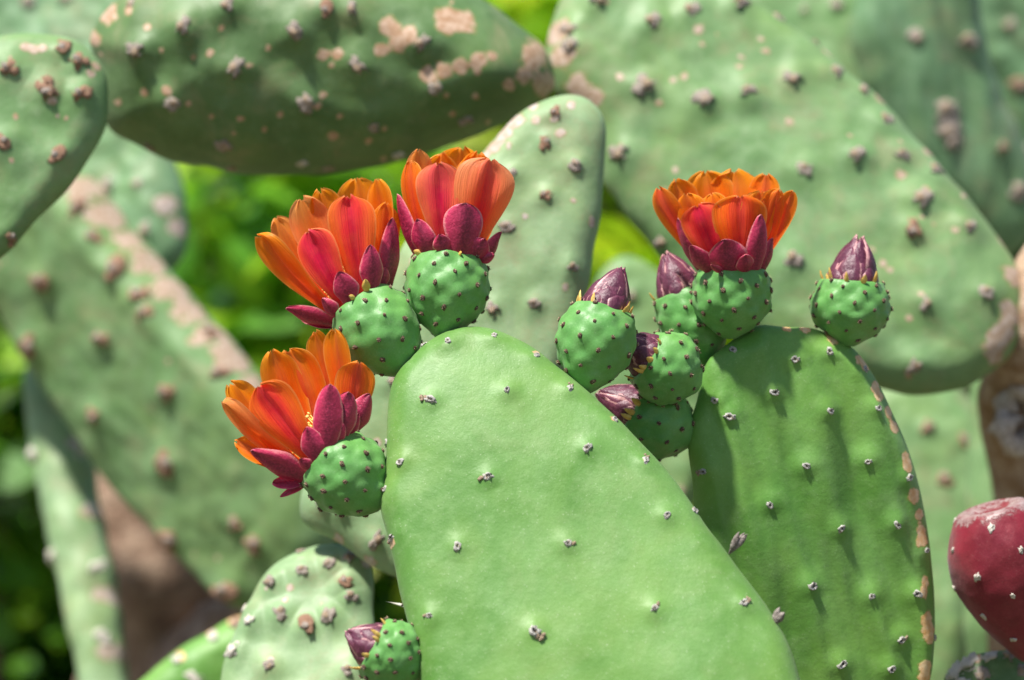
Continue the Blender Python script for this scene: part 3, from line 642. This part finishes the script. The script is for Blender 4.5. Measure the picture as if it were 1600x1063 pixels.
def flower(label, base_px, top_px, width, depth, lean, petals, sepals, bracts=(), n_ar=42, seed=0, toprad=0.82, rt=44, stig=True, petal_base=1.0):
    Mx, L = frame(base_px, top_px, depth, lean); inv = Mx.inverted()
    root = root_empty('cactus_flower', Mx, label, 'flower', 'open orange cactus flowers')
    vr = random.Random(seed * 3); fo, R0 = fruit_body(root, L, mm(width, depth), n_ar + vr.randint(-4, 5), seed, toprad, belly=vr.uniform(0.50, 0.66))
    topc = Mx @ Vector((0, 0, L)); dtop = topc.y
    def put(name, spec, k):
        tip_px, phi, w, tint = spec[:4]; opt = dict(spec[4]) if len(spec) > 4 else {}
        ph = math.radians(phi); e = Vector((math.sin(ph), -math.cos(ph) * 0.9, 0))
        pale = opt.pop('pale', 0.03); rb = R0 * opt.pop('rb', 0.72 if name == 'petal' else 1.0)
        b = e * rb + Vector((0, 0, L - 0.0015))
        rtip = mm(opt.pop('rt', rt if name == 'petal' else rt + 12), depth)
        T = inv @ at(tip_px[0], tip_px[1], dtop - math.cos(ph) * rtip)
        dv = dict(bulge=0.10, cup=0.30, seed=seed * 10 + k)
        if name == 'petal': dv.update(rnd=0.77, basew=0.36, ragged=0.030, notch=0.06, nv=28, nu=24, qmax=0.985, rib=0.04, fold=0.06); w *= 1.08
        else: dv.update(rnd=0.42, basew=0.62, point=0.5, thick=0.0016, bulge=0.12, cup=0.62); w *= 1.14
        dv.update(opt)
        pf = math.radians(math.copysign(abs(phi) * 0.6 if abs(phi) <= 93 else 180 - (180 - abs(phi)) * 0.62, phi)); e2 = Vector((math.sin(pf), -math.cos(pf), 0))
        o = link(name, blade(b, T, e2, mm(w, depth), **dv), root)
        o.data.materials.append(M['petal' if name == 'petal' else ('bract' if name == 'bract' else 'sepal')]); o.color = (tint, pale, 0, 1)
    k = 0
    for s in petals: put('petal', s, k); k += 1
    for s in sepals: put('sepal', s, k); k += 1
    for s in bracts: put('bract', s, k); k += 1
    # stamens and stigma inside the cup
    r = random.Random(seed); sb = MB()
    for i in range(90):
        a = r.uniform(0, 6.28); q = R0 * r.uniform(0.25, 0.62); h = mm(r.uniform(30, 62), depth)
        p0 = Vector((math.cos(a) * q, math.sin(a) * q, L * 0.93)); p1 = Vector((math.cos(a) * q * 1.15, math.sin(a) * q * 1.15, L + h))
        sb.tube([p0, (p0 + p1) / 2, p1], [0.0004, 0.0003, 0.0003], 4, 0); sb.dome(p1, 0.0009, 0.0009, 0.0013, 5, 3, 0, 0.2, i, True)
    so = link('stamens', sb.mesh('stamens', [M['stamen']]), root); so['kind'] = 'stuff'
    sg = MB(); h = mm(78 if stig else 60, depth)
    sg.tube([(0, 0, L * 0.9), (0, 0, L + h * 0.6), (0, 0, L + h)], [0.002, 0.0018, 0.0024], 8)
    for i in range(7):
        a = i / 7 * 6.28; sg.tube([(0, 0, L + h), (math.cos(a) * 0.003, math.sin(a) * 0.003, L + h + 0.003), (math.cos(a) * 0.0035, math.sin(a) * 0.0035, L + h + 0.009)], [0.0016, 0.0016, 0.0006], 6)
    link('stigma', sg.mesh('stigma', [M['stigma']]), root)
    return root

def cluster_on(pl, px):                                       # distance at which a foot on a pad's rim stands
    return pl.hit(*px).y

flower('orange flower with widely spread petals on a green fruit, touching the upright pink-edged flower', (636, 583), (562, 475), 128, cluster_on(PL_A, (636, 583)) + 0.004, -16,
    petals=[((558, 279), 165, 74, .12), ((500, 297), -165, 56, .10), ((470, 311), -140, 64, .08, {'pale': .5}), ((430, 341), -112, 62, .10, {'pale': .4}), ((403, 368), -85, 66, .18), ((591, 279), 115, 54, .12), ((604, 318), 88, 52, .25),
            ((545, 306), 12, 70, .72), ((481, 361), -32, 66, .92)],
    sepals=[((530, 424), -12, 38, 1), ((579, 382), 34, 34, 1), ((613, 340), 78, 36, 1, {'rb': 1.0}), ((446, 482), -88, 34, 1, {'curl': -.3}), ((503, 466), -52, 26, 1), ((602, 418), 60, 20, 1), ((470, 500), -110, 26, 1)],
    bracts=[((571, 436), 22, 12, 1), ((545, 462), 0, 8, 1)], seed=1)
flower('orange flower with pink-edged broad petals upright on a round green fruit', (690, 529), (702, 404), 127, cluster_on(PL_A, (690, 522)) + 0.004, -14,
    petals=[((722, 231), 175, 84, .12), ((690, 240), -150, 58, .12), ((748, 240), 135, 72, .15), ((652, 234), -105, 60, .12, {'pale': .4}), ((640, 252), -72, 46, .25), ((780, 262), 92, 60, .35), ((767, 249), 44, 92, .60, {'pale': .7}), ((684, 255), -14, 68, .86, {'pale': .35})],
    sepals=[((728, 317), 22, 56, 1, {'point': 0.0, 'rnd': .6}), ((652, 342), -46, 38, 1), ((686, 366), -8, 28, 1), ((757, 372), 46, 40, 1), ((621, 303), -80, 30, 1), ((783, 362), 82, 28, 1), ((773, 398), 62, 18, 1)],
    bracts=[((646, 392), -55, 9, 1), ((721, 395), 15, 8, 1)], seed=2)
flower('lowest orange flower leaning outward from a round green fruit on the bright pad', (597, 792), (508, 712), 128, cluster_on(PL_A, (600, 790)) + 0.006, -8,
    petals=[((450, 547), 175, 70, .22), ((424, 549), -140, 60, .15), ((492, 519), 150, 44, .18), ((522, 515), 120, 46, .20), ((562, 566), 92, 66, .42), ((360, 600), -105, 64, .05), ((349, 628), -82, 56, .06, {'pale': .5}),
            ((404, 603), -24, 76, .66), ((368, 690), -100, 50, .25)],
    sepals=[((516, 600), 8, 42, 1, {'point': .1}), ((545, 612), 38, 40, 1, {'point': .2}), ((578, 615), 82, 36, 1), ((479, 667), -12, 38, 1), ((391, 704), -66, 48, 1), ((425, 756), -95, 34, 1), ((437, 777), -118, 14, 1), ((468, 717), -34, 20, 1), ((537, 662), 30, 20, 1), ((560, 645), 62, 24, 1)],
    seed=3)
flower('open cup shaped orange flower on the fruit at the top of the ribbed pad', (1142, 529), (1142, 420), 119, cluster_on(PL_B, (1150, 525)) - 0.006, 6,
    petals=[((1103, 268), -160, 76, .12), ((1148, 267), 165, 80, .12), ((1056, 281), -118, 58, .15), ((1198, 272), 125, 54, .28), ((1029, 294), -80, 50, .42, {'curl': .3}), ((1072, 303), -50, 50, .22, {'rb': .7}), ((1240, 300), 82, 46, .3),
            ((1112, 303), -20, 46, .15, {'rb': .6, 'rt': 30}), ((1190, 299), 42, 60, .22, {'rb': .7}), ((1216, 296), 62, 56, .28), ((1157, 306), 14, 82, .5), ((1089, 321), -26, 66, .82)],
    sepals=[((1189, 335), 42, 34, 1), ((1132, 373), -6, 56, 1), ((1164, 398), 24, 28, 1), ((1058, 341), -72, 32, 1), ((1078, 384), -42, 30, 1), ((1207, 372), 72, 28, 1), ((1110, 414), -18, 10, 1)],
    seed=4, rt=58, toprad=0.84)

def bud(label, base_px, top_px, width, depth, lean, cone_h, seed, bracts=6, n_ar=42, cone_w=0.70, bend=0.0):
    Mx, L = frame(base_px, top_px, depth, lean)
    root = root_empty('cactus_bud', Mx, label, 'flower bud', 'closed purple cactus buds')
    vr = random.Random(seed * 3); fo, R0 = fruit_body(root, L, mm(width, depth), n_ar + vr.randint(-5, 5), seed, vr.uniform(0.72, 0.82), belly=vr.uniform(0.50, 0.66))
    H = mm(cone_h, depth); rc = R0 * cone_w / 0.80; r = random.Random(seed)
    tipo = Vector((bend * H, 0, 0))
    core = MB(); core.dome((0, 0, L - 0.003), rc * 0.70, rc * 0.66, H * 0.8, 16, 7, 0, 0.05, seed)
    ob = link('bud_core', core.mesh('bud_core', [M['bud_scale']]), root)
    k = 0
    for ring, (n, hh, w, rr_) in enumerate(((5, 1.0, 1.15, 0.74), (6, 0.92, 0.98, 0.88), (6, 0.70, 0.85, 0.99), (7, 0.40, 0.58, 1.08))):
        for i in range(n):
            a = i / n * 6.283 + ring * 0.55 + seed + r.uniform(-0.12, 0.12); e = Vector((math.sin(a), -math.cos(a), 0))
            b = e * rc * rr_ + Vector((0, 0, L - 0.002)); h = H * hh * r.uniform(0.93, 1.05)
            T = e * rc * (0.10 + (1 - hh) * 0.93) + Vector((0, 0, L + h)) + tipo * hh
            o = link('scale', blade(b, T, e, rc * w * 1.25, bulge=0.28, cup=0.55, rnd=0.34, basew=0.85, point=0.75, thick=0.0011, seed=seed * 7 + k, nu=9, nv=11), root)
            o.data.materials.append(M['bud_scale']); k += 1
    for i in range(bracts):
        a = r.uniform(-1.9, 1.9); e = Vector((math.sin(a), -math.cos(a), 0))
        b = e * R0 * 0.97 + Vector((0, 0, L - 0.002)); T = b + Vector((0, 0, mm(r.uniform(14, 24), depth))) + e * mm(r.uniform(2, 8), depth)
        o = link('bract', blade(b, T, e, mm(r.uniform(7, 11), depth), bulge=0.2, cup=0.7, point=0.6, rnd=0.4, basew=0.7, thick=0.0016, seed=k + 40, nu=6, nv=7), root)
        o.data.materials.append(M['bract']); k += 1
    return root
bud('closed purple bud on a round fruit at the shoulder of the bright pad', (912, 612), (944, 484), 122, cluster_on(PL_A, (905, 600)) + 0.004, -12, 70, 5, bend=0.15)
bud('purple bud turned sideways on the middle fruit between the two big pads', (1092, 606), (1008, 556), 112, cluster_on(PL_B, (1095, 600)) - 0.018, 14, 52, 6)
bud('dark purple bud on the lowest fruit, tucked under the sideways bud', (1084, 690), (988, 640), 116, cluster_on(PL_B, (1085, 690)) + 0.004, 2, 62, 7)
bud('purple bud half hidden behind the fruit of the cup shaped flower', (1108, 570), (1064, 456), 104, cluster_on(PL_B, (1105, 570)) + 0.018, -4, 66, 8, bracts=2)
bud('upright purple bud alone on the right shoulder of the ribbed pad', (1324, 541), (1331, 440), 119, cluster_on(PL_B, (1320, 540)) - 0.002, 0, 70, 9, bend=0.1, bracts=8)
bud('small purple bud on the fruit beside the pale knobbly pad', (660, 1052), (582, 1008), 104, cluster_on(PL_A, (648, 1045)) + 0.002, 3, 46, 10)

# ripe fruit
Mx, L = frame((1612, 1030), (1545, 792), 1.99, 6)
rf = root_empty('ripe_fruit', Mx, 'ripe dark red cactus fruit with pale dots and a grey withered crown', 'cactus fruit')
fruit_body(rf, L, mm(176, 1.99), 26, 12, toprad=0.60, mat='red_skin', apool=WHITE, asize=0.0017, amp=0.0006, flat=0.95, belly=0.66, inset=0.02, scar_top=1.0)

# ------------------------------------------------------------------ small pieces on the pads
sp = MB(); p0 = PL_A.hit(629, 946); sp.cone(p0, at(603, 940, 1.86) - p0, (at(603, 940, 1.86) - p0).length * 1.05, 0.0011, 6)
so = link('spine', sp.mesh('spine', [M['spine']])); so.parent = front_pad; so.matrix_parent_inverse = front_pad.matrix_world.inverted()
def scrap(label, px, w, h, rot, seed, depth):
    p = at(*px, depth); b = MB(); r = random.Random(seed)
    for k in range(3):
        me = blade((0, 0, 0), (mm(w * r.uniform(-.5, .5)), -mm(4 * k), mm(h * r.uniform(.6, 1))), (0, -1, 0), mm(w * r.uniform(.5, .8)), bulge=.25, cup=.9, point=.4, thick=.0012, ragged=.12, seed=seed + k, nu=7, nv=8)
        b.add([v.co for v in me.vertices], [tuple(q.vertices) for q in me.polygons])
        bpy.data.meshes.remove(me)
    o = link('dry_scrap', b.mesh('dry_scrap', [M['dry_scrap']])); o.location = p; o.rotation_euler = (0, math.radians(rot), 0)
    tag(o, label, 'dry husk')
scrap('small curled grey dry husk stuck on the slanting rim of the bright pad', (1139, 866), 13, 44, 34, 5, PL_A.hit(1138, 864).y - 0.004)
scrap('crumpled dark dry husk lower on the slanting rim of the bright pad', (1206, 978), 20, 40, 24, 9, PL_A.hit(1204, 966).y - 0.006)

# ================================================================== woody stems
def stem(label, paths, seed, name='woody_trunk', mat='bark'):
    b = MB()
    for pts, rad in paths:
        P = []; Rr = []; n = len(pts)
        for i in range(n - 1):
            for k in range(8):
                t = k / 8; p0, p1, p2, p3 = [Vector(pts[max(0, min(n - 1, i + q))]) for q in (-1, 0, 1, 2)]
                P.append(0.5 * ((2 * p1) + (p2 - p0) * t + (2 * p0 - 5 * p1 + 4 * p2 - p3) * t * t + (3 * p1 - p0 - 3 * p2 + p3) * t ** 3)); Rr.append(rad[i] * (1 - t) + rad[i + 1] * t)
        P.append(Vector(pts[-1])); Rr.append(rad[-1])
        b.tube(P, Rr, 22, 0, 0.32, seed)
    o = link(name, b.mesh(name, [M[mat]])); tag(o, label, 'cactus stem')
    return o
def g0(x, y): return Vector((x, y, -0.05))
A0 = PL_A.hit(970, 1430); B0 = PL_B.hit(1275, 1280); H0 = PL_H.hit(470, 1275); S0 = at(310, 1190, 2.33); R0_ = PL_R.hit(1610, 1270)
stem('brown woody main stem rising from the soil beneath the bright pad', [
    ([g0(0.12, 2.05), (0.10, 2.03, 0.35), (0.07, 1.95, 0.65), A0 + Vector((0, 0.01, -0.02)), A0 + Vector((0, 0, 0.03))], [0.075, 0.06, 0.05, 0.03, 0.01]),
    ([(0.10, 2.03, 0.4), (0.17, 2.02, 0.65), B0 + Vector((0, 0, -0.02)), B0 + Vector((0, 0, 0.03))], [0.05, 0.045, 0.03, 0.01]),
    ([(0.10, 2.03, 0.4), (-0.08, 2.06, 0.68), H0 + Vector((0, 0, -0.02)), H0 + Vector((0, 0, 0.03))], [0.05, 0.04, 0.028, 0.01]),
    ([(0.0, 2.04, 0.5), (-0.18, 2.22, 0.8), S0 + Vector((0, 0, -0.02)), S0 + Vector((0, 0, 0.03))], [0.04, 0.036, 0.028, 0.01]),
    ([(0.10, 2.03, 0.4), (0.30, 2.03, 0.75), R0_ + Vector((0, 0, -0.02)), R0_ + Vector((0, 0, 0.03))], [0.05, 0.042, 0.028, 0.01])], 3)
J = at(1590, 545, 2.32)
stem('brown corky stem at the right joint of the big slanting pad', [
    ([g0(0.55, 2.5), (0.52, 2.46, 0.5), at(1620, 1150, 2.42), at(1585, 800, 2.38), at(1572, 650, 2.34), at(1604, 548, 2.27), at(1626, 450, 2.26), at(1640, 370, 2.28)], [0.08, 0.065, 0.036, 0.020, 0.022, 0.030, 0.026, 0.012])], 7, mat='cork_bark')
rg = MB(); c = at(1600, 655, 2.27)
for k in range(1):
    ringp = [c + Vector((math.cos(a) * (0.015 + 0.003 * math.sin(2 * a + 1)), 0.006 * math.sin(a * 3), math.sin(a) * (0.021 + 0.004 * math.cos(3 * a)))) for a in [i / 26 * 6.283 for i in range(27)]]
    rg.tube(ringp, [0.0085 + 0.003 * math.sin(i * 1.9) for i in range(27)], 12, 0, 0.7, 2, False)
    rg.tube([c + Vector((0, 0.03, 0)), c + Vector((0, 0.004, 0))], [0.020, 0.013], 16, 1, 0.2, 1)
knot = link('cut_knot', rg.mesh('cut_knot', [M['cork_grey'], M['bark']])); tag(knot, 'round grey ringed scar knob on the brown corky stem', 'stem knob')
J = at(430, 930, 2.62)
stem('thick brown old cactus trunk in shade behind the edge on pad', [
    ([g0(-0.36, 3.0), at(270, 1500, 2.98), at(265, 1150, 2.95), at(255, 960, 2.93), at(225, 830, 2.92), at(170, 690, 2.95), at(120, 560, 2.98)], [0.12, 0.10, 0.088, 0.080, 0.062, 0.045, 0.02]),
    ([at(270, 1100, 2.95), at(380, 1000, 2.75), at(440, 925, 2.64)], [0.06, 0.045, 0.02])], 13)

# ================================================================== leafy background
def leaf_material(name, c1, c2, trans=0.45):
    m, nt, b, o = new_mat(name)
    gi = nd(nt, 'ShaderNodeNewGeometry').outputs['Random Per Island']
    c = mix(nt, gi, c1, c2); nt.links.new(c, b.inputs['Base Color']); b.inputs['Roughness'].default_value = 0.42
    tr = nd(nt, 'ShaderNodeBsdfTranslucent'); nt.links.new(mix(nt, 0.5, c, (0.42, 0.72, 0.02)), tr.inputs[0])
    mx = nd(nt, 'ShaderNodeMixShader'); mx.inputs[0].default_value = trans
    nt.links.new(b.outputs[0], mx.inputs[1]); nt.links.new(tr.outputs[0], mx.inputs[2]); nt.links.new(mx.outputs[0], o.inputs[0])
    return m
M['leaf_lime'] = leaf_material('leaf_lime', (0.16, 0.42, 0.015), (0.40, 0.62, 0.02), 0.5)
M['leaf_green'] = leaf_material('leaf_green', (0.07, 0.25, 0.02), (0.15, 0.38, 0.03))
M['leaf_yellow'] = leaf_material('leaf_yellow', (0.38, 0.52, 0.015), (0.60, 0.66, 0.03), 0.5)
M['leaf_dark'] = leaf_material('leaf_dark', (0.02, 0.075, 0.015), (0.05, 0.15, 0.03), 0.3)
M['leaf_pale'] = leaf_material('leaf_pale', (0.30, 0.42, 0.24), (0.44, 0.54, 0.36), 0.25)
def bush(label, c, rx, ry, rz, n, size, mats, seed, name='leafy_shrub', clumps=22):
    r = random.Random(seed); root = link(name, None); root.location = (c[0], c[1], 0); root.empty_display_size = 0.1
    tag(root, label, 'shrub', 'hedge shrubs' if name == 'hedge_shrub' else None)
    st = MB(); cs = []
    for k in range(clumps):
        while True:
            p = Vector((r.uniform(-1, 1), r.uniform(-1, 1), r.uniform(-1, 1)))
            if p.length < 1: break
        q = Vector((p.x * rx, p.y * ry, c[2] + p.z * rz)); cs.append((q, r.uniform(0.16, 0.34) * min(rx, rz) * 1.5))
        b0 = Vector((r.uniform(-.12, .12), r.uniform(-.12, .12), -0.05))
        st.tube([b0, (b0 + q) / 2 + Vector((r.uniform(-.1, .1), r.uniform(-.1, .1), 0.05)), q], [0.022, 0.014, 0.006], 6)
    link('branches', st.mesh('branches', [M['bark']]), root)
    lf = MB()
    for i in range(n):
        q, s = cs[i % clumps]
        d = Vector((r.gauss(0, 1), r.gauss(0, 1), r.gauss(0, 1))).normalized(); p = q + d * s * r.random() ** 0.4
        if p.z < 0.05: continue
        nrm = (d * 0.6 + Vector((r.uniform(-.5, .5), r.uniform(-.5, .5), r.uniform(0.2, 1)))).normalized()
        x = nrm.orthogonal().normalized(); x = Matrix.Rotation(r.uniform(0, 6.28), 3, nrm) @ x; y = nrm.cross(x); L = size * r.uniform(0.6, 1.3); w = L * 0.26
        lf.add([p, p + x * L * 0.35 + y * w, p + x * L * 0.35 - y * w, p + x * L * 0.75 + y * w * 0.75 - nrm * L * 0.06, p + x * L * 0.75 - y * w * 0.75 - nrm * L * 0.06, p + x * L - nrm * L * 0.14],
               [(0, 2, 1), (1, 2, 4, 3), (3, 4, 5)], r.choices(range(len(mats)), [3, 2, 1][:len(mats)])[0])
    lo = link('foliage', lf.mesh('foliage', [M[m] for m in mats]), root); lo['kind'] = 'stuff'
    return root
bush('bright lime green leafy shrub glowing behind the open flowers', (-0.36, 4.2, 1.12), 0.38, 0.32, 0.50, 3000, 0.10, ['leaf_lime', 'leaf_green', 'leaf_dark'], 1)
bush('green shrub low behind the old brown trunk', (-1.05, 4.3, 0.70), 0.55, 0.35, 0.42, 2600, 0.10, ['leaf_green', 'leaf_dark', 'leaf_green'], 2)
bush('low yellow green shrub glimpsed beside the pale scarred pad', (0.14, 3.7, 1.16), 0.28, 0.2, 0.42, 2200, 0.08, ['leaf_yellow', 'leaf_lime', 'leaf_yellow'], 3)
bush('tall yellow leaved shrub glimpsed above the joint of the upper pads', (0.06, 4.5, 1.50), 0.35, 0.25, 0.50, 2400, 0.09, ['leaf_yellow', 'leaf_lime', 'leaf_yellow'], 6)
bush('pale leaved shrub at the outer edge of the big dull pad', (-0.92, 3.9, 1.16), 0.28, 0.25, 0.24, 1300, 0.10, ['leaf_green', 'leaf_pale', 'leaf_dark'], 4)
for i, x in enumerate((-3.2, -1.9, -0.6, 0.7, 2.0, 3.3)):
    bush('tall dark green hedge shrub closing the view behind everything', (x, 7.0 + 0.4 * (i % 2), 1.6), 1.1, 0.8, 1.7, 7000, 0.13, ['leaf_dark', 'leaf_green'], 10 + i, 'hedge_shrub', 40)
